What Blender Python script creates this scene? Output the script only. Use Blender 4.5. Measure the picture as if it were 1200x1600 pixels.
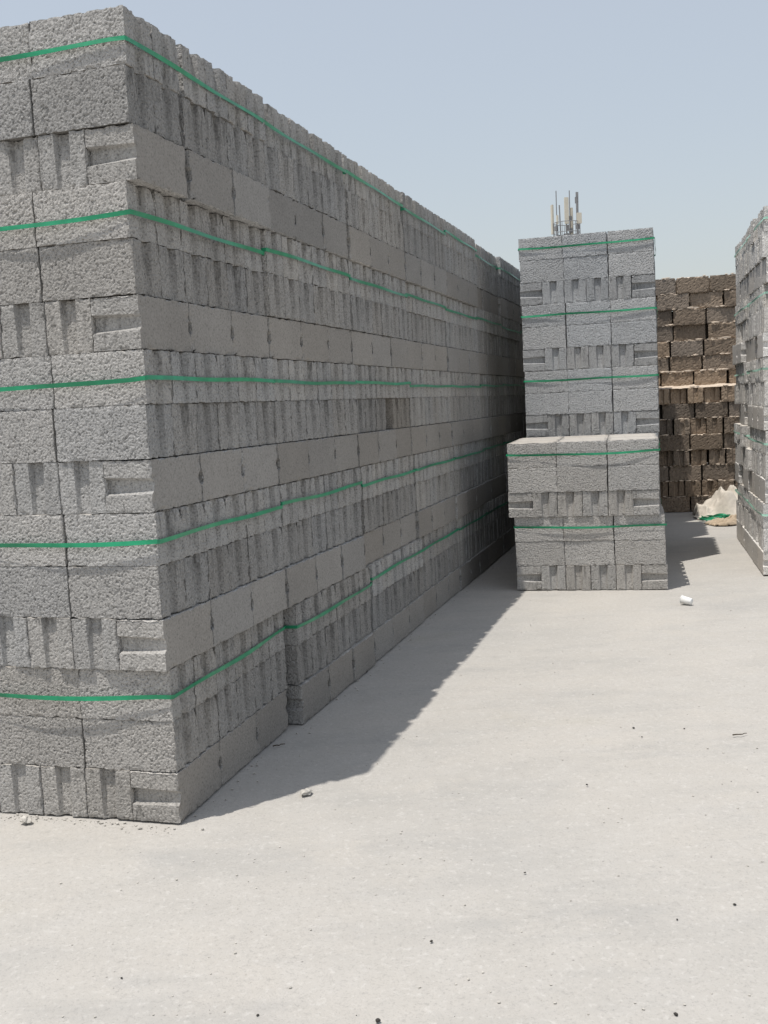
import bpy, bmesh, math, random
from mathutils import Vector, Matrix, noise, Euler

# ------------------------------------------------------------------ camera, sky, sun, exposure
scene = bpy.context.scene
for o in list(bpy.data.objects):
    bpy.data.objects.remove(o, do_unlink=True)
COL = scene.collection

CAM_H, PITCH, ROLL, FPX = 1.553, 0.1022, 0.0477, 1615.0     # FPX: focal length in pixels of the 1200 x 1600 photograph
cam_data = bpy.data.cameras.new('camera')
cam = bpy.data.objects.new('camera', cam_data)
COL.objects.link(cam)
fwd = Vector((0, math.cos(PITCH), -math.sin(PITCH)))
down0 = -Vector((0, math.sin(PITCH), math.cos(PITCH)))
right0 = Vector((1, 0, 0))
rt = right0 * math.cos(ROLL) + down0 * math.sin(ROLL)
dn = -right0 * math.sin(ROLL) + down0 * math.cos(ROLL)
mw = Matrix((rt, -dn, -fwd)).transposed().to_4x4()
mw.translation = Vector((0, 0, CAM_H))
cam.matrix_world = mw
cam_data.sensor_fit = 'HORIZONTAL'
cam_data.sensor_width = 36.0
cam_data.lens = FPX / 1200.0 * 36.0
cam_data.clip_end = 3000
scene.camera = cam

SUN = Vector((-0.716, -0.50, 3.0)).normalized()              # towards the sun
world = bpy.data.worlds.new('World')
scene.world = world
world.use_nodes = True
wn = world.node_tree.nodes
wl = world.node_tree.links
sky = wn.new('ShaderNodeTexSky')
sky.sky_type = 'NISHITA'
sky.sun_disc = False
sky.sun_elevation = math.asin(SUN.z)
sky.sun_rotation = math.atan2(SUN.x, SUN.y)
sky.air_density = 1.5
sky.dust_density = 2.0
sky.ozone_density = 2.0
veil = wn.new('ShaderNodeMix')                               # even dust veil over the whole sky
veil.data_type = 'RGBA'
veil.inputs[0].default_value = 0.62
veil.inputs[7].default_value = (4.1, 4.25, 4.5, 1.0)
wl.new(sky.outputs['Color'], veil.inputs[6])
wl.new(veil.outputs[2], wn['Background'].inputs['Color'])
wn['Background'].inputs['Strength'].default_value = 0.15

sun_data = bpy.data.lights.new('sun', 'SUN')
sun_data.energy = 4.0
sun_data.angle = math.radians(0.53)
sun_data.color = (1.0, 0.96, 0.90)
sun = bpy.data.objects.new('sun', sun_data)
sun.rotation_euler = (-SUN).to_track_quat('-Z', 'Y').to_euler()
sun.location = SUN * 30
COL.objects.link(sun)

scene.view_settings.view_transform = 'Standard'
scene.view_settings.look = 'None'
scene.view_settings.exposure = 0.0
scene.view_settings.gamma = 1.0
scene.view_settings.use_curve_mapping = False

rnd = random.Random(7)

# ------------------------------------------------------------------ helpers
def pix(u, v, z=0.0):
    """ground (or height z) point under a pixel of the 1200 x 1600 photograph"""
    d = fwd + rt * ((u - 600) / FPX) + dn * ((v - 800) / FPX)
    return Vector((0, 0, CAM_H)) + d * ((z - CAM_H) / d.z)

def tag(o, label=None, cat=None, group=None, kind=None):
    if label: o['label'] = label
    if cat: o['category'] = cat
    if group: o['group'] = group
    if kind: o['kind'] = kind
    return o

def empty(name, loc, rz=0.0):
    o = bpy.data.objects.new(name, None)
    o.empty_display_size = 0.1
    o.location = loc
    o.rotation_euler = (0, 0, rz)
    COL.objects.link(o)
    return o

def link(name, mesh, parent=None, loc=(0, 0, 0), rot=(0, 0, 0), color=None):
    o = bpy.data.objects.new(name, mesh)
    COL.objects.link(o)
    if parent: o.parent = parent
    o.location = loc
    o.rotation_euler = rot
    if color: o.color = color
    return o

def mesh_from(name, verts, faces, mats, idx=None, smooth=False):
    me = bpy.data.meshes.new(name)
    me.from_pydata([tuple(v) for v in verts], [], faces)
    for m in mats: me.materials.append(m)
    if idx: me.polygons.foreach_set('material_index', idx)
    if smooth: me.polygons.foreach_set('use_smooth', [True] * len(me.polygons))
    me.update()
    return me

# ------------------------------------------------------------------ materials
class NT:
    def __init__(self, name):
        self.m = bpy.data.materials.new(name)
        self.m.use_nodes = True
        self.n = self.m.node_tree.nodes
        self.l = self.m.node_tree.links
        self.b = self.n['Principled BSDF']
    def node(self, t, **kw):
        x = self.n.new(t)
        for k, v in kw.items(): setattr(x, k, v)
        return x
    def _in(self, sock, v):
        if hasattr(v, 'is_linked'): self.l.new(v, sock)
        else: sock.default_value = v
    def pos(self, scale=(1, 1, 1), local=False):
        if local: s = self.node('ShaderNodeTexCoord').outputs['Object']
        else: s = self.node('ShaderNodeNewGeometry').outputs['Position']
        mp = self.node('ShaderNodeMapping')
        self.l.new(s, mp.inputs['Vector'])
        mp.inputs['Scale'].default_value = scale
        return mp.outputs['Vector']
    def noise(self, vec, scale, detail=3.0, rough=0.55):
        x = self.node('ShaderNodeTexNoise')
        self.l.new(vec, x.inputs['Vector'])
        x.inputs['Scale'].default_value = scale
        x.inputs['Detail'].default_value = detail
        x.inputs['Roughness'].default_value = rough
        return x.outputs['Fac']
    def vor(self, vec, scale, out='Distance'):
        x = self.node('ShaderNodeTexVoronoi')
        self.l.new(vec, x.inputs['Vector'])
        x.inputs['Scale'].default_value = scale
        return x.outputs[out]
    def ramp(self, f, a, b, lo=0.0, hi=1.0):
        x = self.node('ShaderNodeMapRange')
        self._in(x.inputs['Value'], f)
        x.inputs['From Min'].default_value = a
        x.inputs['From Max'].default_value = b
        x.inputs['To Min'].default_value = lo
        x.inputs['To Max'].default_value = hi
        return x.outputs['Result']
    def math(self, op, a, b=0.0):
        x = self.node('ShaderNodeMath', operation=op)
        self._in(x.inputs[0], a); self._in(x.inputs[1], b)
        return x.outputs[0]
    def mix(self, fac, a, b, mode='MIX'):
        x = self.node('ShaderNodeMix', data_type='RGBA', blend_type=mode)
        self._in(x.inputs[0], fac); self._in(x.inputs[6], a); self._in(x.inputs[7], b)
        return x.outputs[2]
    def bump(self, h, strength, dist, prev=None):
        x = self.node('ShaderNodeBump')
        self._in(x.inputs['Height'], h)
        x.inputs['Strength'].default_value = strength
        x.inputs['Distance'].default_value = dist
        if prev: self.l.new(prev, x.inputs['Normal'])
        return x.outputs['Normal']
    def out(self, color, rough=0.9, normal=None, spec=0.3):
        self._in(self.b.inputs['Base Color'], color)
        self._in(self.b.inputs['Roughness'], rough)
        self.b.inputs['Specular IOR Level'].default_value = spec
        if normal: self.l.new(normal, self.b.inputs['Normal'])
        return self.m

def c4(r, g, b): return (r, g, b, 1.0)

def grey(v):
    """scalar socket -> colour multiplier"""
    return v

def concrete(name, base, dark, pore=0.5, drip=0.0, bump=0.5, grain=75.0, mottle=0.35):
    """cast block concrete: grains and open pores, soft mottling, drip marks below the upper arris"""
    t = NT(name)
    p = t.pos()
    def k(c, f): return tuple(min(1.0, f * v) for v in c[:3]) + (1,)
    big = t.noise(p, 2.6, 4)
    med = t.noise(p, 21, 4, 0.6)
    gr = t.noise(p, grain, 3, 0.6)
    fin = t.noise(p, grain * 3.1, 2, 0.6)
    col = t.mix(t.ramp(big, 0.32, 0.7), base, k(base, 0.86))
    col = t.mix(t.ramp(med, 0.40, 0.72, 0, mottle), col, dark)
    col = t.mix(t.ramp(gr, 0.52, 0.70, 0, pore * 0.8), col, k(base, 1.38))
    col = t.mix(t.ramp(fin, 0.55, 0.72, 0, pore * 0.6), col, k(base, 1.30))
    col = t.mix(t.ramp(gr, 0.34, 0.445, pore, 0.0), col, k(base, 0.36))  # shade down in the open pores, painted as dark colour
    if drip:
        s1 = t.noise(t.pos((1, 1, 0.22)), 55, 4, 0.65)
        s2 = t.noise(t.pos((1, 1, 0.10)), 22, 3, 0.6)
        area = t.ramp(t.noise(p, 2.3, 3), 0.36, 0.62, 0.15, 1.0)
        sx = t.node('ShaderNodeSeparateXYZ')
        t.l.new(t.pos(local=True), sx.inputs[0])
        runs = t.ramp(sx.outputs['Z'], -0.06, 0.09, 0.30, 1.25)     # rain marks start at the upper arris and thin out downwards
        f = t.math('MULTIPLY', t.math('MULTIPLY', t.ramp(s1, 0.50, 0.62, 0, drip), area), runs)
        col = t.mix(f, col, k(dark, 0.42))
        col = t.mix(t.math('MULTIPLY', t.ramp(s2, 0.48, 0.66, 0, drip * 0.32), area), col, k(dark, 0.6))
    oi = t.node('ShaderNodeObjectInfo')
    col = t.mix(1.0, col, oi.outputs['Color'], 'MULTIPLY')
    nrm = t.bump(gr, bump, 0.010)
    nrm = t.bump(fin, bump * 0.7, 0.004, nrm)
    return t.out(col, 0.93, nrm, 0.2)

M = {}
M['rough'] = concrete('rough_concrete', c4(0.482, 0.470, 0.453), c4(0.36, 0.352, 0.34), 0.90, 0.0, 0.8, 125, 0.4)
M['end'] = concrete('ribbed_end_concrete', c4(0.395, 0.385, 0.37), c4(0.285, 0.277, 0.265), 0.75, 0.60, 0.7, 115, 0.5)
M['bed'] = concrete('smooth_bed_concrete', c4(0.285, 0.271, 0.253), c4(0.225, 0.212, 0.197), 0.50, 0.12, 0.3, 110, 0.35)
M['dusty'] = concrete('dusty_bed_concrete', c4(0.47, 0.445, 0.41), c4(0.40, 0.38, 0.35), 0.25, 0.0, 0.5, 60, 0.4)
M['brown'] = concrete('weathered_brown_concrete', c4(0.265, 0.215, 0.170), c4(0.165, 0.132, 0.104), 0.55, 0.45, 0.8, 42, 0.5)

def plain(name, col, rough=0.6, var=0.15, sc=30, bump=0.1, spec=0.4, tint=False):
    t = NT(name)
    p = t.pos()
    n = t.noise(p, sc, 3)
    c = t.mix(t.ramp(n, 0.35, 0.7), col, tuple((1 - var) * v for v in col[:3]) + (1,))
    if tint:
        c = t.mix(1.0, c, t.node('ShaderNodeObjectInfo').outputs['Color'], 'MULTIPLY')
    return t.out(c, rough, t.bump(n, bump, 0.01), spec)

M['strap'] = plain('green_plastic_strap', c4(0.014, 0.27, 0.125), 0.38, 0.3, 14, 0.2, 0.5, tint=True)
M['sand'] = plain('pale_sand', c4(0.62, 0.52, 0.42), 0.95, 0.2, 60, 0.5, 0.1)
M['stone'] = plain('pale_stone', c4(0.56, 0.53, 0.48), 0.9, 0.35, 60, 0.7, 0.2)
M['dark_stone'] = plain('dark_stone', c4(0.055, 0.05, 0.045), 0.85, 0.3, 90, 0.4, 0.3)
M['cloth'] = plain('dusty_sheet', c4(0.58, 0.53, 0.46), 0.85, 0.18, 25, 0.35, 0.2)
M['paper'] = plain('torn_paper_sack', c4(0.50, 0.40, 0.29), 0.9, 0.25, 30, 0.3, 0.2)
M['white'] = plain('white_plastic', c4(0.80, 0.80, 0.78), 0.45, 0.05, 30, 0.05, 0.5)
M['panel'] = plain('beige_antenna_panel', c4(0.60, 0.56, 0.47), 0.6, 0.1, 3, 0.05, 0.3)
M['steel'] = plain('galvanised_steel', c4(0.23, 0.23, 0.235), 0.55, 0.2, 5, 0.05, 0.5)
M['twig'] = plain('dry_twig', c4(0.07, 0.055, 0.04), 0.9, 0.3, 80, 0.4, 0.2)

def ground_mat():
    t = NT('dusty_concrete_yard')
    p = t.pos()
    a = t.noise(p, 0.42, 6, 0.6)
    b = t.noise(p, 5.0, 6, 0.68)
    st = t.noise(t.pos((0.75, 1.5, 1)), 1.3, 7, 0.66)
    f = t.noise(p, 120, 4, 0.7)
    g = t.noise(p, 46, 4, 0.65)
    col = t.mix(t.ramp(a, 0.35, 0.68), c4(0.443, 0.417, 0.380), c4(0.388, 0.373, 0.348))
    col = t.mix(t.ramp(b, 0.44, 0.70, 0, 0.5), col, c4(0.455, 0.436, 0.408))
    col = t.mix(t.ramp(st, 0.50, 0.70, 0, 0.42), col, c4(0.325, 0.318, 0.303))
    tr = t.noise(t.pos((0.35, 1.1, 1)), 2.4, 8, 0.72)
    col = t.mix(t.ramp(tr, 0.52, 0.74, 0, 0.5), col, c4(0.30, 0.296, 0.286))
    w2 = t.noise(p, 1.9, 6, 0.7)
    col = t.mix(t.ramp(w2, 0.55, 0.75, 0, 0.45), col, c4(0.49, 0.455, 0.405))
    stain = t.ramp(t.noise(p, 1.15, 3, 0.5), 0.63, 0.76, 0, 0.4)
    col = t.mix(stain, col, c4(0.36, 0.335, 0.265))
    col = t.mix(t.ramp(f, 0.30, 0.46, 0.45, 0), col, c4(0.22, 0.212, 0.20))
    col = t.mix(t.ramp(g, 0.56, 0.72, 0, 0.55), col, c4(0.54, 0.52, 0.49))
    col = t.mix(t.ramp(g, 0.30, 0.40, 0.4, 0), col, c4(0.27, 0.26, 0.245))
    vd = t.vor(p, 23)
    spot = t.math('MULTIPLY', t.ramp(vd, 0.05, 0.11, 1, 0), t.ramp(t.noise(p, 7, 2), 0.58, 0.62))
    col = t.mix(t.math('MULTIPLY', spot, 0.6), col, c4(0.12, 0.112, 0.105))
    n = t.bump(f, 0.35, 0.004)
    n = t.bump(g, 0.35, 0.008, n)
    n = t.bump(b, 0.25, 0.02, n)
    return t.out(col, 0.92, n, 0.2)
M['ground'] = ground_mat()

# ------------------------------------------------------------------ ground
def build_ground():
    # one sheet to the horizon; finer near the stacks with a very slight unevenness
    xs = [-900, -300, -100, -40, -15] + [-8 + 0.25 * i for i in range(73)] + [15, 40, 100, 300, 900]
    ys = [-900, -300, -100, -40, -15] + [-4 + 0.25 * i for i in range(85)] + [22, 40, 100, 300, 1500]
    vs, fs = [], []
    for y in ys:
        for x in xs:
            z = 0.0
            if -8 <= x <= 10 and -4 <= y <= 17:
                z = -0.006 + 0.006 * noise.noise(Vector((x * 0.9, y * 0.9, 3.1)))
            vs.append((x, y, z))
    nx = len(xs)
    for j in range(len(ys) - 1):
        for i in range(nx - 1):
            a = j * nx + i
            fs.append((a, a + 1, a + nx + 1, a + nx))
    g = link('ground', mesh_from('ground', vs, fs, [M['ground']], smooth=True))
    tag(g, kind='structure')
build_ground()

# ------------------------------------------------------------------ concrete block meshes
L, W, H = 0.3925, 0.1950, 0.1990          # length, width, height of one block
PU = 0.198                                 # pitch of the blocks inside a pack

def block_mesh(seed, step, rough, mats, chip=1.0):
    """Hollow-block body: rough sides, ends with a tapering vertical key groove, smooth beds.
    The groove is wide and deep at the open bed (top) and nearly closed at the other."""
    r = random.Random(seed)
    off = Vector((r.uniform(-50, 50), r.uniform(-50, 50), r.uniform(-50, 50)))
    hl, hw, hh = L / 2, W / 2, H / 2
    nz = max(5, int(round(H / step)))
    # perimeter as (kind, parameter) so that the groove can change with height
    pts = []
    nside = max(6, int(L / step))
    nflat = max(2, int(0.065 / step)); nsl = max(1, int(0.02 / step)); nbot = max(1, int(0.045 / step))
    for i in range(nside): pts.append(('s', -1, -1 + 2 * i / nside))
    for side in (1,):
        for i in range(nflat): pts.append(('e', 1, ('f0', i / nflat)))
        for i in range(nsl): pts.append(('e', 1, ('d', i / nsl)))
        for i in range(nbot): pts.append(('e', 1, ('b', i / nbot)))
        for i in range(nsl): pts.append(('e', 1, ('u', i / nsl)))
        for i in range(nflat): pts.append(('e', 1, ('f1', i / nflat)))
    for i in range(nside): pts.append(('s', 1, 1 - 2 * i / nside))
    for i in range(nflat): pts.append(('e', -1, ('f0', i / nflat)))
    for i in range(nsl): pts.append(('e', -1, ('d', i / nsl)))
    for i in range(nbot): pts.append(('e', -1, ('b', i / nbot)))
    for i in range(nsl): pts.append(('e', -1, ('u', i / nsl)))
    for i in range(nflat): pts.append(('e', -1, ('f1', i / nflat)))
    np_ = len(pts)
    verts = []
    for k in range(nz + 1):
        tz = k / nz
        z = -hh + H * tz
        mo = 0.029 + 0.006 * tz            # half width of the groove's mouth
        bo = 0.018 + 0.007 * tz            # half width of its floor
        dp = 0.012 + 0.013 * tz            # depth
        for kind, sg, q in pts:
            if kind == 's':
                x, y = (q * hl, -hw) if sg < 0 else (q * hl, hw)
                nrm = Vector((0, sg, 0))
            else:
                t, f = q
                if t == 'f0': yy, d = -hw + (hw - mo) * f, 0
                elif t == 'd': yy, d = -mo + (mo - bo) * f, dp * f
                elif t == 'b': yy, d = -bo + 2 * bo * f, dp
                elif t == 'u': yy, d = bo + (mo - bo) * f, dp * (1 - f)
                else: yy, d = mo + (hw - mo) * f, 0
                x, y = sg * (hl - d), sg * yy
                nrm = Vector((sg, 0, 0))
            P = Vector((x, y, z))
            q3 = P + off
            n1 = noise.noise(q3 * 34) * 0.0010
            n2 = noise.noise(q3 * 125) * 0.0022
            pit = max(-0.0055, min(0.0, noise.noise(q3 * 98 + Vector((3, 1, 8))) + 0.20) * 0.016)
            n3 = noise.noise(q3 * 6) * 0.0012
            d = rough * (n1 + n2 + pit) + n3
            if kind == 'e': d *= 0.75
            # chipped arrises
            ez = min(tz, 1 - tz) * H
            ex = min(hl - abs(x) if kind == 's' else 9, hw - abs(y) if kind == 'e' else 9)
            e = min(ez, ex)
            if e < 0.012:
                c = max(0.0, noise.noise(q3 * 27 + Vector((9, 3, 1))) + 0.05)
                d -= chip * c * 0.011 * (1 - e / 0.012)
            P = P + nrm * (d - 0.0012)
            if ez < 1e-6:
                c = max(0.0, noise.noise(q3 * 33 + Vector((2, 7, 5))) - 0.08)
                P.z += (1 if tz < 0.5 else -1) * c * chip * 0.012
            verts.append(P)
    ideal = []
    for kind, sg, q in pts:
        if kind == 's': ideal.append((q * hl, sg * hw))
        else:
            t, f = q
            yy = {'f0': -hw + (hw - .03) * f, 'd': -.03 + .01 * f, 'b': -.02 + .04 * f, 'u': .02 + .01 * f, 'f1': .03 + (hw - .03) * f}[t]
            ideal.append((sg * hl, sg * yy))
    faces, idx = [], []
    for k in range(nz):
        for i in range(np_):
            j = (i + 1) % np_
            faces.append((k * np_ + i, k * np_ + j, (k + 1) * np_ + j, (k + 1) * np_ + i))
            idx.append(0 if pts[i][0] == 's' else 1)
    # beds: a ring drawn in, then one face
    for k, zz in ((0, -hh), (nz, hh)):
        base = len(verts)
        for i in range(np_):
            ix, iy = ideal[i]
            verts.append(Vector((max(-hl + 0.045, min(hl - 0.045, ix)), iy * (1 - 0.016 / hw), zz)))
        for i in range(np_):
            j = (i + 1) % np_
            a, b, c, d = k * np_ + i, k * np_ + j, base + j, base + i
            faces.append((a, d, c, b) if k == 0 else (a, b, c, d))
            idx.append(2 if k == 0 else 3)
        ring = list(range(base, base + np_))
        faces.append(tuple(reversed(ring)) if k == 0 else tuple(ring))
        idx.append(2 if k == 0 else 3)
    return mesh_from('block_%d' % seed, verts, faces, mats, idx)

GM = [M['rough'], M['end'], M['bed'], M['dusty']]
FINE = [block_mesh(10 + i, 0.0036, 0.72, GM, 0.8) for i in range(5)]
MEDIUM = [block_mesh(40 + i, 0.016, 0.5, GM, 0.9) for i in range(6)]
BM = [M['brown']] * 3 + [M['sand']]
BROWN = [block_mesh(70 + i, 0.016, 1.4, BM, 2.2) for i in range(5)]

def tint(r, v, warm=0.0):
    k = v * r.uniform(0.93, 1.07)
    w = warm + r.uniform(-0.012, 0.012)
    return (k * (1 + w), k, k * (1 - w * 1.3), 1.0)

# ------------------------------------------------------------------ strap
def strap_mesh(r, hx, hy, z0, slack):
    """closed plastic ribbon round a pack's top course, 18 mm wide; hangs a little loose between the corners"""
    path = []
    cr = 0.012
    def side(a, b, n, nrm, sl):
        ph, dz = r.uniform(0, 6), r.uniform(-1, 1)
        for i in range(n):
            f = i / n
            p = a.lerp(b, f)
            bow = math.sin(math.pi * f)
            p = p + nrm * (0.001 + sl * bow * (0.6 + 0.4 * math.sin(ph + 5 * f)))
            z = z0 + dz * 0.006 * bow - 0.010 * sl / 0.02 * bow + 0.0025 * math.sin(ph + 9 * f)
            path.append((p, z, nrm))
    A = [Vector((-hx, -hy, 0)), Vector((hx, -hy, 0)), Vector((hx, hy, 0)), Vector((-hx, hy, 0))]
    N = [Vector((0, -1, 0)), Vector((1, 0, 0)), Vector((0, 1, 0)), Vector((-1, 0, 0))]
    for k in range(4):
        a, b = A[k], A[(k + 1) % 4]
        d = (b - a).normalized()
        side(a + d * cr, b - d * cr, 22, N[k], slack if k % 2 == 0 else slack * 0.25)
        path.append((b - d * cr * 0.3 - N[(k + 1) % 4] * cr * 0.3 * 0, z0, (N[k] + N[(k + 1) % 4]).normalized()))
    w, th = 0.0082, 0.0011
    vs, fs = [], []
    n = len(path)
    tw = r.uniform(-0.25, 0.25)
    for i, (p, z, nm) in enumerate(path):
        c = Vector((p.x, p.y, z))
        tilt = nm * 0.0025 * math.sin(i * 0.33 + tw * 9)
        up = Vector((0, 0, w))
        vs += [c - up - tilt, c + up + tilt, c + up + tilt + nm * th, c - up - tilt + nm * th]
    for i in range(n):
        j = (i + 1) % n
        for q in range(4):
            q2 = (q + 1) % 4
            fs.append((i * 4 + q, i * 4 + q2, j * 4 + q2, j * 4 + q))
    me = mesh_from('strap', vs, fs, [M['strap']])
    bm = bmesh.new(); bm.from_mesh(me); bmesh.ops.recalc_face_normals(bm, faces=bm.faces); bm.to_mesh(me); bm.free()
    return me

# ------------------------------------------------------------------ packs: three courses, strapped round the top one
R90 = math.pi / 2
HP = 3 * PU                                # half width of a pack

def build_pack(loc, rz, seed, label, group, fine_front=False, full_top=False, tone=1.0, warm=0.0,
               tones=(1.0, 0.86, 0.97), loose=1.0, strap_col=1.0, special=None, strap_z=0.5, capped=False, dusty_strap=0.0):
    r = random.Random(seed)
    root = empty('block_pack', loc, rz)
    tag(root, label, 'block pack', group)
    coarse = MEDIUM
    for c in range(3):
        z = c * 0.2 + H / 2 + 0.0005
        cdx, cdy = r.uniform(-0.004, 0.004) * loose, r.uniform(-0.004, 0.004) * loose
        if c == 0:
            cells = [(i, j) for j in range(3) for i in range(6)]
        else:
            cells = [(i, j) for j in range(6) for i in range(3)]
        for i, j in cells:
            if c == 0:
                edge = i in (0, 5) or j in (0, 2)
                x, y = (i - 2.5) * PU, (j - 1) * 2 * PU
                front = j == 0
            else:
                edge = i in (0, 2) or j in (0, 5)
                x, y = (i - 1) * 2 * PU, (j - 2.5) * PU
                front = j == 0
            if not edge and not (c == 2 and full_top):
                continue
            flip = r.random() < 0.5
            if c == 0:
                if i == 5: rot = (-R90, 0, R90)         # laid on its side, closed bed outwards
                elif i == 0: rot = (R90, 0, R90)
                else: rot = (0, 0, R90 if flip else -R90)
            else:
                rot = (math.pi if (capped and c == 2 and r.random() < 0.8) else 0, 0, 0 if flip else math.pi)
            jx, jy = r.uniform(-0.0030, 0.0030) * loose, r.uniform(-0.0010, 0.0010)
            if c == 0 and i not in (0, 5): jx, jy = jy * 0.6, jx
            if c == 0 and i in (0, 5): jx = r.uniform(-0.002, 0.002) * loose
            if c > 0 and i == 1: jy = r.uniform(-0.003, 0.003)
            a = r.uniform(-0.005, 0.005) * loose
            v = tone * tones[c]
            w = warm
            px, py, pz = x + cdx + jx, y + cdy + jy, z
            if special:
                res = special(c, i, j, px, py)
                if res is None: continue
                px, py, v2, w2 = res
                v *= v2; w += w2
            me = r.choice(FINE) if (fine_front and (front or fine_front == 2)) else r.choice(coarse)
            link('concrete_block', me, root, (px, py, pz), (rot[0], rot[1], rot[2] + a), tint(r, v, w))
    sm = strap_mesh(r, HP + 0.006 * max(1, loose * 0.8), HP + 0.006 * max(1, loose * 0.8), strap_z + r.uniform(-0.02, 0.02), r.uniform(0.008, 0.02))
    k = strap_col * r.uniform(0.9, 1.1)
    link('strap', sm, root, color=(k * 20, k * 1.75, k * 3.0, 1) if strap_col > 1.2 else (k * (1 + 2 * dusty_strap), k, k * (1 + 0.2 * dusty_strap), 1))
    return root

TIER = ['ground', 'second', 'third', 'fourth', 'top']
ORD = ['first', 'second', 'third', 'fourth', 'fifth', 'sixth', 'seventh', 'eighth']

# long wall on the left: eight columns deep, five packs high
WY = 0.3014
we = Vector((math.sin(WY), math.cos(WY), 0))
wx = Vector((math.cos(WY), -math.sin(WY), 0))
WC = Vector((-0.8447, 3.794, 0))

LEVEL_DX = [0.004, 0.002, -0.002, -0.018, 0.010]
LEVEL_DY = [0.004, 0.0, 0.002, 0.006, 0.012]

def gap_top(c, i, j, x, y):
    # the near top pack has come apart: a narrow slot between its second and third row
    lim = -PU
    if c == 0:
        return (x, y + (0.030 if j >= 1 else 0.0), 1.0, 0.0)
    return (x, y + ((0.034 if c == 2 else 0.028) if y > lim else 0.0), 1.0, 0.0)

def broken(c, i, j, x, y):
    # one block of the middle course has gone, its neighbours stand apart
    if c == 1 and j == 3 and i == 2: return (x - 0.20, y + 0.02, 0.75, 0.10)
    if c == 1 and j == 4 and i == 2: return (x, y - 0.03, 0.9, 0.06)
    if c == 1 and j == 5 and i == 2: return (x, y - 0.02, 0.9, 0.05)
    if c == 0 and i == 5 and j == 2: return (x - 0.01, y + 0.02, 1.0, 0.0)
    if c == 0 and i == 5 and j == 1: return (x + 0.004, y - 0.02, 1.0, 0.0)
    return (x, y, 1.0, 0.0)

def long_wall():
    r = random.Random(31)
    for k in range(8):
        for lv in range(5):
            dx = LEVEL_DX[lv] * (1 if k == 0 else 0) + (r.uniform(-0.014, 0.010) if k else 0)
            s = 0.594 + 1.196 * k + (LEVEL_DY[lv] if k == 0 else r.uniform(-0.006, 0.006))
            yaw = r.uniform(-0.006, 0.006)
            if k == 0 and lv == 0: dx, yaw = -0.014, 0.030
            if k == 1 and lv == 0: dx, yaw, s = 0.016, 0.0, s + 0.075
            if k >= 2: s += (0.105, 0.050, 0.014, 0.006, 0.018)[lv]
            if k >= 5: dx -= 0.012
            loc = WC + we * s + wx * (-HP + dx) + Vector((0, 0, 0.6 * lv))
            sp = None
            if k == 0 and lv == 4: sp = gap_top
            if k == 2 and lv == 2: sp = broken
            tones = r.choice([(1.0, 0.74, 0.98), (1.02, 0.84, 0.95), (0.98, 0.90, 1.0), (1.04, 0.78, 0.90)])
            if k == 0: tones = (1.06, r.uniform(0.76, 0.88), r.uniform(0.92, 1.0))
            build_pack(loc, -WY + yaw, 100 + k * 10 + lv,
                       'strapped grey block pack, %s tier, %s column from sunlit corner of long wall' % (TIER[lv], ORD[k]),
                       'block packs of the long shaded wall', fine_front=(2 if k < 3 else 0), full_top=(lv == 4),
                       tone=r.uniform(0.93, 1.04), warm=r.uniform(0.0, 0.02), tones=tones, special=sp, loose=1.0 if k == 0 else 1.7,
                       capped=(lv == 4), dusty_strap=0.25 * k)
long_wall()

# middle row: a low stub of two packs in front, full-height columns behind it
def middle_row():
    r = random.Random(5)
    YM = 0.235
    mx_, me_ = Vector((math.cos(YM), -math.sin(YM), 0)), Vector((math.sin(YM), math.cos(YM), 0))
    F0 = Vector((1.045, 8.355, 0))
    for lv in range(2):
        dx = (0.012, -0.028)[lv]; dy = (0.0, -0.02)[lv]
        loc = F0 + mx_ * (HP + dx) + me_ * (HP + dy) + Vector((0, 0, 0.6 * lv))
        build_pack(loc, -YM, 600 + lv, ('strapped grey block pack standing on the ground, lower of the low front pair',
                   'strapped grey block pack with dusty sunlit top, upper of the low front pair')[lv],
                   'block packs of the low front pair', fine_front=True, full_top=(lv == 1), tone=1.0, warm=0.012,
                   tones=(1.08, 0.95, 0.97), strap_z=0.515, loose=1.2)
    YU = 0.27
    ux_, ue_ = Vector((math.cos(YU), -math.sin(YU), 0)), Vector((math.sin(YU), math.cos(YU), 0))
    U0 = Vector((1.342, 9.585, 0))
    for k in range(3):
        for lv in range(5):
            dx = (0.0, 0.0, 0.006, 0.0, -0.006)[lv] if k == 0 else r.uniform(-0.012, 0.012)
            loc = U0 + ux_ * (HP + dx - 0.05 * k) + ue_ * (HP + 1.195 * k + (0, 0.21, 0.43)[k]) + Vector((0, 0, 0.6 * lv))
            build_pack(loc, -YU + r.uniform(-0.004, 0.004), 640 + k * 10 + lv,
                       'strapped cool grey block pack, %s tier of the tall row, %s column behind low pair' % (TIER[lv], ORD[k]),
                       'block packs of the tall middle row', fine_front=(k == 0), full_top=(lv == 4), tone=1.0, warm=-0.035,
                       tones=(1.02, 0.94, 0.97), loose=1.3)
middle_row()

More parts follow.
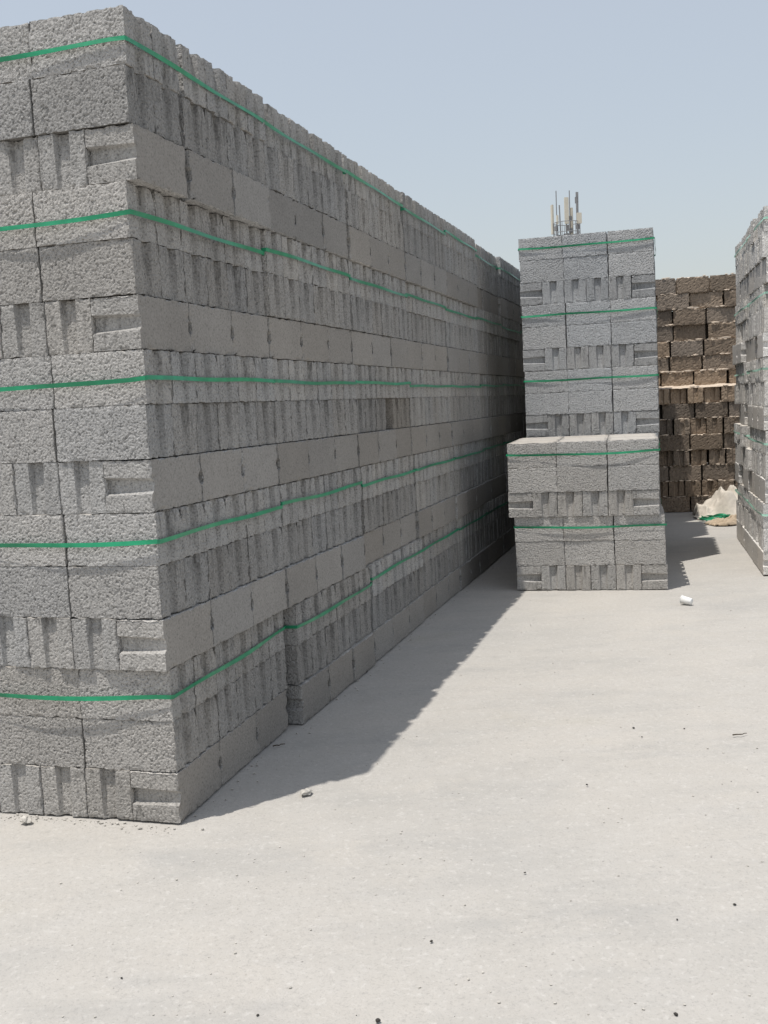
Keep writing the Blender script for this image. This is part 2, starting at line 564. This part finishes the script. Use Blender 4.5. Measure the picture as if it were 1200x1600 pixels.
# right-hand stack, sunlit on its left face
def right_stack():
    r = random.Random(77)
    def ragged(c, i, j, x, y):
        # handled roughly: some blocks pushed in or out, a few gone
        left = i == 0
        if left and r.random() < 0.05 and c > 0: return None
        if left and r.random() < 0.22: return (x + r.choice([-0.022, -0.015, 0.014, 0.03]), y, r.uniform(0.9, 1.1), 0.0)
        return (x, y, 1.0, 0.0)
    Y = 0.234
    rx, re = Vector((math.cos(Y), -math.sin(Y), 0)), Vector((math.sin(Y), math.cos(Y), 0))
    E0 = Vector((3.72, 10.80, 0))                 # far left corner
    for k in range(3):
        for lv in range(5):
            dx = r.uniform(-0.010, 0.010) - 0.006 * (4 - lv)
            loc = E0 + rx * (HP + dx) - re * (HP + 1.2 * k) + Vector((0, 0, 0.6 * lv))
            if k == 2: continue
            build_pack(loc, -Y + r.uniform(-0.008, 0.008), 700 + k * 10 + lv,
                       'strapped grey block pack, %s tier of sunlit right stack, column %s brown blocks' % (TIER[lv], ('nearest', 'farthest from')[k]),
                       'block packs of the sunlit right stack', full_top=(lv == 4), tone=1.36, warm=0.015,  # tone lifted above the other stacks: sunlight on the face painted into block colour
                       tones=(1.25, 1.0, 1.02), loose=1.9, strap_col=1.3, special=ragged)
right_stack()

# ------------------------------------------------------------------ small lumps
def lump_mesh(name, seed, size, mat, sub=2, flat=0.6, jag=0.35):
    bm = bmesh.new()
    bmesh.ops.create_icosphere(bm, subdivisions=sub, radius=1.0)
    r = random.Random(seed)
    off = Vector((r.uniform(-9, 9), r.uniform(-9, 9), r.uniform(-9, 9)))
    for v in bm.verts:
        n = noise.noise(v.co * 1.1 + off) + 0.5 * noise.noise(v.co * 2.7 + off)
        v.co *= 1 + jag * n
    for v in bm.verts:
        v.co.x *= size; v.co.y *= size * 0.8; v.co.z *= size * flat
    mn = min(v.co.z for v in bm.verts)
    for v in bm.verts: v.co.z -= mn
    me = bpy.data.meshes.new(name)
    bm.to_mesh(me); bm.free()
    me.materials.append(mat)
    return me

# ------------------------------------------------------------------ old brown stack at the back
def old_stack():
    r = random.Random(12)
    Y = 0.24
    bx, be = Vector((math.cos(Y), -math.sin(Y), 0)), Vector((math.sin(Y), math.cos(Y), 0))
    O = Vector((3.62, 13.38, 0)) - bx * 1.5
    root = empty('old_block_stack', O, -Y)
    tag(root, 'weathered brown loose concrete block stack with dusty ledges behind the alley', 'block stack')
    width = 3.6
    crumbs = []
    z = 0.0
    for row in range(15):
        upper = row >= 8
        header = (not upper) and row % 2 == 1
        step_ = 0.2 if header else 0.402
        x = -r.uniform(0, step_)
        base_y = 0.13 if upper else 0.0
        while x < width:
            gap = r.uniform(0.002, 0.012) + (0.02 if r.random() < 0.08 else 0)
            w = step_
            cx = x + w / 2
            y = base_y + r.uniform(-0.03, 0.03)
            rot = (0, 0, r.uniform(-0.03, 0.03))
            tl = r.uniform(-0.016, 0.016) if upper else r.uniform(-0.005, 0.005)
            v = r.uniform(0.68, 1.1)
            wm = r.uniform(-0.03, 0.05)
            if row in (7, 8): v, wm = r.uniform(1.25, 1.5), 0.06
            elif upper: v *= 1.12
            if header:
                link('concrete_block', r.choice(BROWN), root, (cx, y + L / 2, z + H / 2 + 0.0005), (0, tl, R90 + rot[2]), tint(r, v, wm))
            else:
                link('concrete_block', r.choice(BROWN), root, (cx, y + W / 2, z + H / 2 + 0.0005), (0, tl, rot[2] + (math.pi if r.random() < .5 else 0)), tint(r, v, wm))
            if header:
                if int(round((x + 1) / step_)) % 2 == 0:
                    link('concrete_block', r.choice(BROWN), root, (cx + 0.1, base_y + 0.035 + L + W * 0.5, z + H / 2 + 0.0005), (0, 0, rot[2] * 0.3), tint(r, v, wm))
            else:
                link('concrete_block', r.choice(BROWN), root, (cx + 0.2, base_y + 0.035 + W * 1.5, z + H / 2 + 0.0005), (0, 0, rot[2] * 0.3), tint(r, v, wm))
            # crumbs and dust left lying on the front edge of the block
            big = 1.5 if row in (8, 9, 10, 11, 12) else 1.0
            for q in range(r.choice([4, 6, 9, 14]) if big > 1 else r.choice([2, 4, 6, 9])):
                crumbs.append((cx + r.uniform(-w / 2, w / 2), y - r.uniform(-0.012, 0.012), z + 0.199, r.uniform(0.006, 0.026) * big))
            x += w + gap
        z += 0.2
    vs, fs = [], []
    proto = lump_mesh('crumb', 3, 1.0, M['sand'], 1, 0.6)
    pv = [v.co.copy() for v in proto.vertices]; pf = [tuple(p.vertices) for p in proto.polygons]
    for x, y, zz, s in crumbs:
        a = r.uniform(0, 6.28); ca, sa = math.cos(a), math.sin(a)
        b = len(vs)
        sx = s * r.uniform(1.0, 2.2)
        for v in pv:
            px, py = v.x * sx, v.y * s
            vs.append((x + px * 1.0, y + py * ca * 0.6 + py * 0.4, zz - 0.002 + v.z * s * 0.7))
        fs += [tuple(i + b for i in f) for f in pf]
    tag(link('rubble_crumbs', mesh_from('rubble_crumbs', vs, fs, [M['sand']]), root), kind='stuff')
    # sand drifted along the ledge where the upper half steps back
    vs, fs = [], []
    n, m = 180, 6
    for i in range(n + 1):
        x = width * i / n
        for j in range(m + 1):
            f = j / m
            y = -0.012 + 0.15 * f + 0.010 * noise.noise(Vector((x * 9, 0, 4))) * (1 - f)
            h = 0.006 + 0.020 * f + 0.020 * max(0, noise.noise(Vector((x * 6, f * 2, 1))) + .2) * (0.3 + f) + 0.008 * noise.noise(Vector((x * 25, f * 8, 2)))
            if j == 0: h = -0.004 + 0.016 * min(0, noise.noise(Vector((x * 14, 3, 2))))
            vs.append((x, y, 1.6 + max(h, -0.02)))
    for i in range(n):
        for j in range(m):
            a = i * (m + 1) + j
            fs.append((a, a + m + 1, a + m + 2, a + 1))
    link('sand_ledge', mesh_from('sand_ledge', vs, fs, [M['sand']], smooth=True), root)
old_stack()

# ------------------------------------------------------------------ litter in the corner by the brown stack
def sheet():
    C = pix(1125, 806)
    C.z = 0.004
    n = 60
    vs, fs = [], []
    for j in range(n + 1):
        for i in range(n + 1):
            u, v = i / n * 2 - 1, j / n * 2 - 1
            x, y = u * 0.31, v * 0.36
            edge = max(abs(u), abs(v))
            def sst(a, b, q):
                q = max(0.0, min(1.0, (q - a) / (b - a))); return q * q * (3 - 2 * q)
            ridge = u + 0.25 * v
            body = 0.06 + 0.09 * sst(-1.0, -0.3, ridge) + 0.15 * sst(-0.25, 0.40, ridge) - 0.10 * sst(0.55, 1.0, ridge)
            lip = sst(-0.95, -0.1 + 0.3 * noise.noise(Vector((u * 2.3, 5, 1))), v) * (1 - 0.35 * sst(0.5, 1, v))
            fold = abs(noise.noise(Vector((u * 2.6 + v * 2.0, v * 0.6 - u * 0.6, 4.2))))
            pl = abs(math.sin(4.2 * (u * 0.9 + v * 0.55) + 2.2 * noise.noise(Vector((u * 1.3, v * 1.3, 2)))))
            fold2 = abs(noise.noise(Vector((u * 6 - v * 3, v * 5, 9.2))))
            z = body * lip + 0.05 * (0.35 - fold) * (0.35 + lip) + 0.016 * (0.4 - fold2) + 0.075 * (0.6 - pl) * (0.35 + lip)
            z = max(0.0, z) * max(0.0, 1 - edge ** 8) + 0.004
            x += 0.07 * noise.noise(Vector((u * 1.7, v * 1.7, 1)))
            y += 0.07 * noise.noise(Vector((u * 1.7, v * 1.7, 7)))
            vs.append((x, y, z))
    for j in range(n):
        for i in range(n):
            a = j * (n + 1) + i
            fs.append((a, a + 1, a + n + 2, a + n + 1))
    o = link('crumpled_sheet', mesh_from('crumpled_sheet', vs, fs, [M['cloth']], smooth=True), None, C, (0, 0, -0.25))
    so = o.modifiers.new('thickness', 'SOLIDIFY'); so.thickness = 0.004
    tag(o, 'dusty off-white plastic sheet crumpled in the corner before the brown blocks', 'sheet')
sheet()

def tube(name, pts, w, mat, th=0.0015):
    """flat ribbon along points"""
    vs, fs = [], []
    n = len(pts)
    for i, p in enumerate(pts):
        d = (pts[min(i + 1, n - 1)] - pts[max(i - 1, 0)]).normalized()
        s = d.cross(Vector((0, 0, 1)))
        s = s.normalized() if s.length > 1e-4 else Vector((1, 0, 0))
        up = s.cross(d).normalized()
        s = (s * math.cos(i * 0.35) + up * math.sin(i * 0.35)) * w
        nn = d.cross(s).normalized() * th
        vs += [p - s, p + s, p + s + nn, p - s + nn]
    for i in range(n - 1):
        for q in range(4):
            fs.append((i * 4 + q, i * 4 + (q + 1) % 4, i * 4 + 4 + (q + 1) % 4, i * 4 + 4 + q))
    return mesh_from(name, vs, fs, [mat])

def tangle(u, v, rad, turns, seed, col, label, hgt=0.09):
    r = random.Random(seed)
    C = pix(u, v)
    pts = []
    n = turns * 26
    for i in range(n):
        t = i / n
        a = t * turns * 6.283
        rr = rad * (0.45 + 0.5 * noise.noise(Vector((t * 9, seed, 0))) + 0.35)
        pts.append(Vector((rr * math.cos(a) * 1.5, rr * math.sin(a) * 0.7, 0.016 + hgt * abs(noise.noise(Vector((t * 14, 2, seed)))))))
    o = link('strap_tangle', tube('strap_tangle', pts, 0.012, M['strap']), None, C, (0, 0, r.uniform(0, 1)), (col, col, col, 1))
    tag(o, label, 'strap')
tangle(1118, 812, 0.15, 4, 3, 1.1, 'tangle of loose green strap on the ground before the crumpled sheet')
tangle(1066, 796, 0.16, 3, 8, 0.35, 'loose coil of strap lying in the shade before the brown blocks')

def sack():
    C = pix(1138, 818)
    n = 40
    vs, fs = [], []
    for j in range(n + 1):
        for i in range(n + 1):
            u, v = i / n * 2 - 1, j / n * 2 - 1
            e = max(abs(u), abs(v))
            z = 0.075 * (1 - e ** 4) * (0.7 + 0.9 * noise.noise(Vector((u * 1.5, v * 5, 3)))) + 0.03 * abs(noise.noise(Vector((u * 6, v * 6, 1))))
            vs.append((u * 0.24, v * 0.15 + 0.03 * math.sin(u * 4), max(0, z) + 0.003))
    for j in range(n):
        for i in range(n):
            a = j * (n + 1) + i
            fs.append((a, a + 1, a + n + 2, a + n + 1))
    o = link('paper_sack', mesh_from('paper_sack', vs, fs, [M['paper']], smooth=True), None, C + Vector((0, -0.05, 0)), (0, 0, 0.15))
    so = o.modifiers.new('thickness', 'SOLIDIFY'); so.thickness = 0.003
    tag(o, 'empty flattened tan sack lying at the foot of the right stack', 'sack')
sack()

# ------------------------------------------------------------------ white cup lying on the yard
def cup():
    P = pix(1081, 945)
    root = empty('cup', P, 0.0)
    root.scale = (0.84, 0.84, 0.84)
    n = 40
    def lathe(name, prof):
        vs, fs = [], []
        for (rr, zz) in prof:
            for k in range(n):
                a = 2 * math.pi * k / n
                vs.append((rr * math.cos(a), rr * math.sin(a), zz))
        for q in range(len(prof) - 1):
            for k in range(n):
                k2 = (k + 1) % n
                fs.append((q * n + k, q * n + k2, (q + 1) * n + k2, (q + 1) * n + k))
        return mesh_from(name, vs, fs, [M['white']], smooth=True)
    body = [(0.0005, 0.0), (0.026, 0.0), (0.0275, 0.0015), (0.036, 0.092), (0.0345, 0.092), (0.0255, 0.003), (0.0005, 0.003)]
    rim = [(0.0355, 0.0905), (0.0385, 0.0905), (0.0392, 0.0925), (0.0385, 0.0945), (0.0345, 0.0945), (0.0345, 0.0905)]
    ang = math.atan2(0.0392 - 0.026, 0.0925)
    rot = Euler((0, R90 - ang, math.radians(140))).to_quaternion()
    for nm, pr in (('cup_body', body), ('rim', rim)):
        o = link(nm, lathe(nm, pr), root, (0, 0, 0.0275), rot.to_euler())
    tag(root, 'white plastic cup lying on its side on the pale ground', 'cup')
    return root
CUP = cup()

# ------------------------------------------------------------------ stones, pebbles, twig
def stone(u, v, size, mat, label, seed, flat=0.6, jag=0.75, group=None, name='stone', z=-0.004, cat='stone'):
    P = pix(u, v)
    P.z = z
    o = link(name, lump_mesh(name, seed, size, mat, 2, flat, jag), None, P, (0, 0, seed * 1.3))
    tag(o, label, cat, group)
stone(478, 1240, 0.030, M['stone'], 'pale broken stone lying at the edge of the long wall shadow', 1, 0.45)
stone(40, 1286, 0.024, M['stone'], 'small pale lump of concrete by the foot of the sunlit wall front', 2, 0.6)
for k, (u, v, s) in enumerate([(674, 1471, .0055), (590, 1595, .008), (820, 1363, .004), (572, 1050, .012), (1148, 1413, .005), (1058, 1436, .0035), (917, 1226, .005), (990, 1137, .006), (1056, 1585, .006), (1003, 1151, .004), (190, 1527, .0035)]):
    stone(u, v, s, M['dark_stone'], 'tiny dark pebble lying alone on the pale yard', 20 + k, 0.55, 0.6, 'dark pebbles scattered on the yard', 'pebble', -0.003, 'pebble')

def twig(u, v, ln, ang, label, seed):
    P = pix(u, v); P.z = 0.001
    r = random.Random(seed)
    pts = [Vector(((i / 6 - 0.5) * ln, 0.006 * r.uniform(-1, 1), 0.004 + 0.002 * r.random())) for i in range(7)]
    vs, fs = [], []
    for i, p in enumerate(pts):
        rr = 0.0032 * (1 - 0.5 * i / 6)
        for k in range(6):
            a = k * 1.047
            vs.append((p.x, p.y + rr * math.cos(a), p.z + rr * math.sin(a)))
    for i in range(6):
        for k in range(6):
            fs.append((i * 6 + k, i * 6 + (k + 1) % 6, i * 6 + 6 + (k + 1) % 6, i * 6 + 6 + k))
    fs.append(tuple(range(6))); fs.append(tuple(range(36, 42)))
    o = link('twig', mesh_from('twig', vs, fs, [M['twig']]), None, P, (0, 0, ang))
    tag(o, label, 'twig')
twig(1156, 1149, 0.07, 0.1, 'thin dark twig lying flat on the open yard', 3)
twig(436, 1166, 0.06, 0.5, 'thin dark twig in the shade at the foot of the long wall', 5)

def grit():
    r = random.Random(99)
    proto = lump_mesh('grit_grain', 6, 1.0, M['stone'], 1, 0.6)
    pv = [v.co.copy() for v in proto.vertices]; pf = [tuple(p.vertices) for p in proto.polygons]
    vs, fs, idx = [], [], []
    for k in range(2600):
        y = 2.2 + 11 * r.random() ** 1.6
        x = -1.6 + r.random() * (2.6 + y * 0.55)
        s = 0.0012 + 0.0045 * r.random() ** 4
        P = Vector((x, y, -0.002)) - WC
        if P.dot(wx) < 0.05 and P.dot(we) > -0.02: continue
        d = r.random() < 0.025
        a = r.uniform(0, 6.28); ca, sa = math.cos(a), math.sin(a)
        b = len(vs)
        zb = -0.006 + 0.006 * noise.noise(Vector((x * 0.9, y * 0.9, 3.1)))
        for v in pv:
            vs.append((x + s * (v.x * ca - v.y * sa), y + s * (v.x * sa + v.y * ca), zb + s * v.z * 0.8))
        fs += [tuple(i + b for i in f) for f in pf]
        idx += [1 if d else 0] * len(pf)
    # crumbs fallen along the foot of the stacks
    for k in range(420):
        if r.random() < 0.5: P = WC + we * r.uniform(0, 7) + wx * abs(r.gauss(0.01, 0.05))
        else: P = WC - wx * r.uniform(-0.02, 1.2) - we * abs(r.gauss(0.012, 0.03))
        s = 0.002 + 0.006 * r.random() ** 3
        b = len(vs)
        zb = -0.006 + 0.006 * noise.noise(Vector((P.x * 0.9, P.y * 0.9, 3.1)))
        for v in pv: vs.append((P.x + s * v.x, P.y + s * v.y, zb + s * v.z))
        fs += [tuple(i + b for i in f) for f in pf]
        idx += [0] * len(pf)
    o = link('grit', mesh_from('grit', vs, fs, [M['stone'], M['dark_stone']], idx))
    tag(o, 'loose grit and concrete crumbs strewn over the yard', 'grit', kind='stuff')
grit()

# ------------------------------------------------------------------ telecom mast far behind
def bar(bm, a, b, rad, n=8):
    d = b - a
    m = Matrix.Translation((a + b) / 2) @ d.to_track_quat('Z', 'Y').to_matrix().to_4x4()
    bmesh.ops.create_cone(bm, cap_ends=True, segments=n, radius1=rad, radius2=rad, depth=d.length, matrix=m)

def boxm(bm, c, s, rz=0.0):
    m = Matrix.Translation(c) @ Matrix.Rotation(rz, 4, 'Z') @ Matrix.Diagonal((s[0], s[1], s[2], 1))
    r = bmesh.ops.create_cube(bm, size=1.0, matrix=m)
    return r

def mast():
    D = 75.0
    def at(u, v):
        d = fwd + rt * ((u - 600) / FPX) + dn * ((v - 800) / FPX)
        return Vector((0, 0, CAM_H)) + d * (D / d.y)
    base = at(886, 372)
    root = empty('telecom_mast', (base.x, base.y, 0))
    tag(root, 'telecom mast with beige panel antennas and whip aerials behind tall middle row', 'mast')
    O = Vector((base.x, base.y, 0))
    def part(name, fn, mat, bev=0.0):
        bm = bmesh.new(); fn(bm)
        if bev: bmesh.ops.bevel(bm, geom=bm.edges[:], offset=bev, segments=2, affect='EDGES')
        me = bpy.data.meshes.new(name); bm.to_mesh(me); bm.free(); me.materials.append(mat)
        return link(name, me, root)
    zt = base.z
    def pole(bm):
        m = Matrix.Translation((0, 0, (zt + 0.3) / 2))
        bmesh.ops.create_cone(bm, cap_ends=True, segments=20, radius1=0.42, radius2=0.24, depth=zt + 0.3, matrix=m)
    part('pole', pole, M['steel'])
    def platform(bm):
        bmesh.ops.create_cone(bm, cap_ends=True, segments=24, radius1=0.95, radius2=0.95, depth=0.08, matrix=Matrix.Translation((0, 0, zt - 0.15)))
        for zz in (zt + 0.35, zt + 1.05):
            for k in range(12):
                a, b = k * math.pi / 6, (k + 1) * math.pi / 6
                bar(bm, Vector((0.95 * math.cos(a), 0.95 * math.sin(a), zz)), Vector((0.95 * math.cos(b), 0.95 * math.sin(b), zz)), 0.025)
        for k in range(12):
            a = k * math.pi / 6
            bar(bm, Vector((0.95 * math.cos(a), 0.95 * math.sin(a), zt - 0.15)), Vector((0.95 * math.cos(a), 0.95 * math.sin(a), zt + 1.05)), 0.02)
    part('platform', platform, M['steel'])
    # whips and mounting pipes: pixel columns of the photograph at the mast's distance
    for (u0, v0, u1, v1, rad) in [(870, 372, 868, 299, .035), (875, 372, 872.5, 322, .045), (892, 372, 890, 297, .035), (900.5, 372, 898.5, 302, .05), (903.5, 372, 902.5, 300, .055), (885.5, 372, 884, 340, .05)]:
        a, b = at(u0, v0) - O, at(u1, v1) - O
        dy = rnd.uniform(-0.5, 0.5); a.y += dy; b.y += dy
        part('whip_aerial' if rad < .04 else 'mounting_pipe', lambda bm: bar(bm, a, b, rad), M['steel'])
    for (u0, v0, v1, w, dep, dy) in [(864.8, 319, 365, .13, .3, .3), (883.5, 311, 352, .30, .14, -.6), (894.5, 324, 367, .15, .3, .2), (903, 334.5, 351, .33, .2, -.5), (869.5, 338, 352, .12, .2, -.4), (899.2, 309, 319, .16, .16, -.3)]:
        a, b = at(u0, v1) - O, at(u0 - (v1 - v0) * .03, v0) - O
        c = (a + b) / 2 + Vector((0, dy, 0))
        part('panel_antenna', lambda bm: boxm(bm, c, (w, dep, (b - a).length), 0.2), M['panel'] if v0 > 310 or v0 == 309 and False else M['steel'], 0.02)
    for (u, v, w, h) in [(889.5, 342, .25, .3), (886, 357, .22, .35), (902, 355, .25, .3), (891, 361, .2, .3), (868.5, 358, .2, .35)]:
        c = at(u, v) - O + Vector((0, -0.2, 0))
        part('equipment_box', lambda bm: boxm(bm, c, (w, .22, h), 0.4), M['steel'], 0.015)
mast()
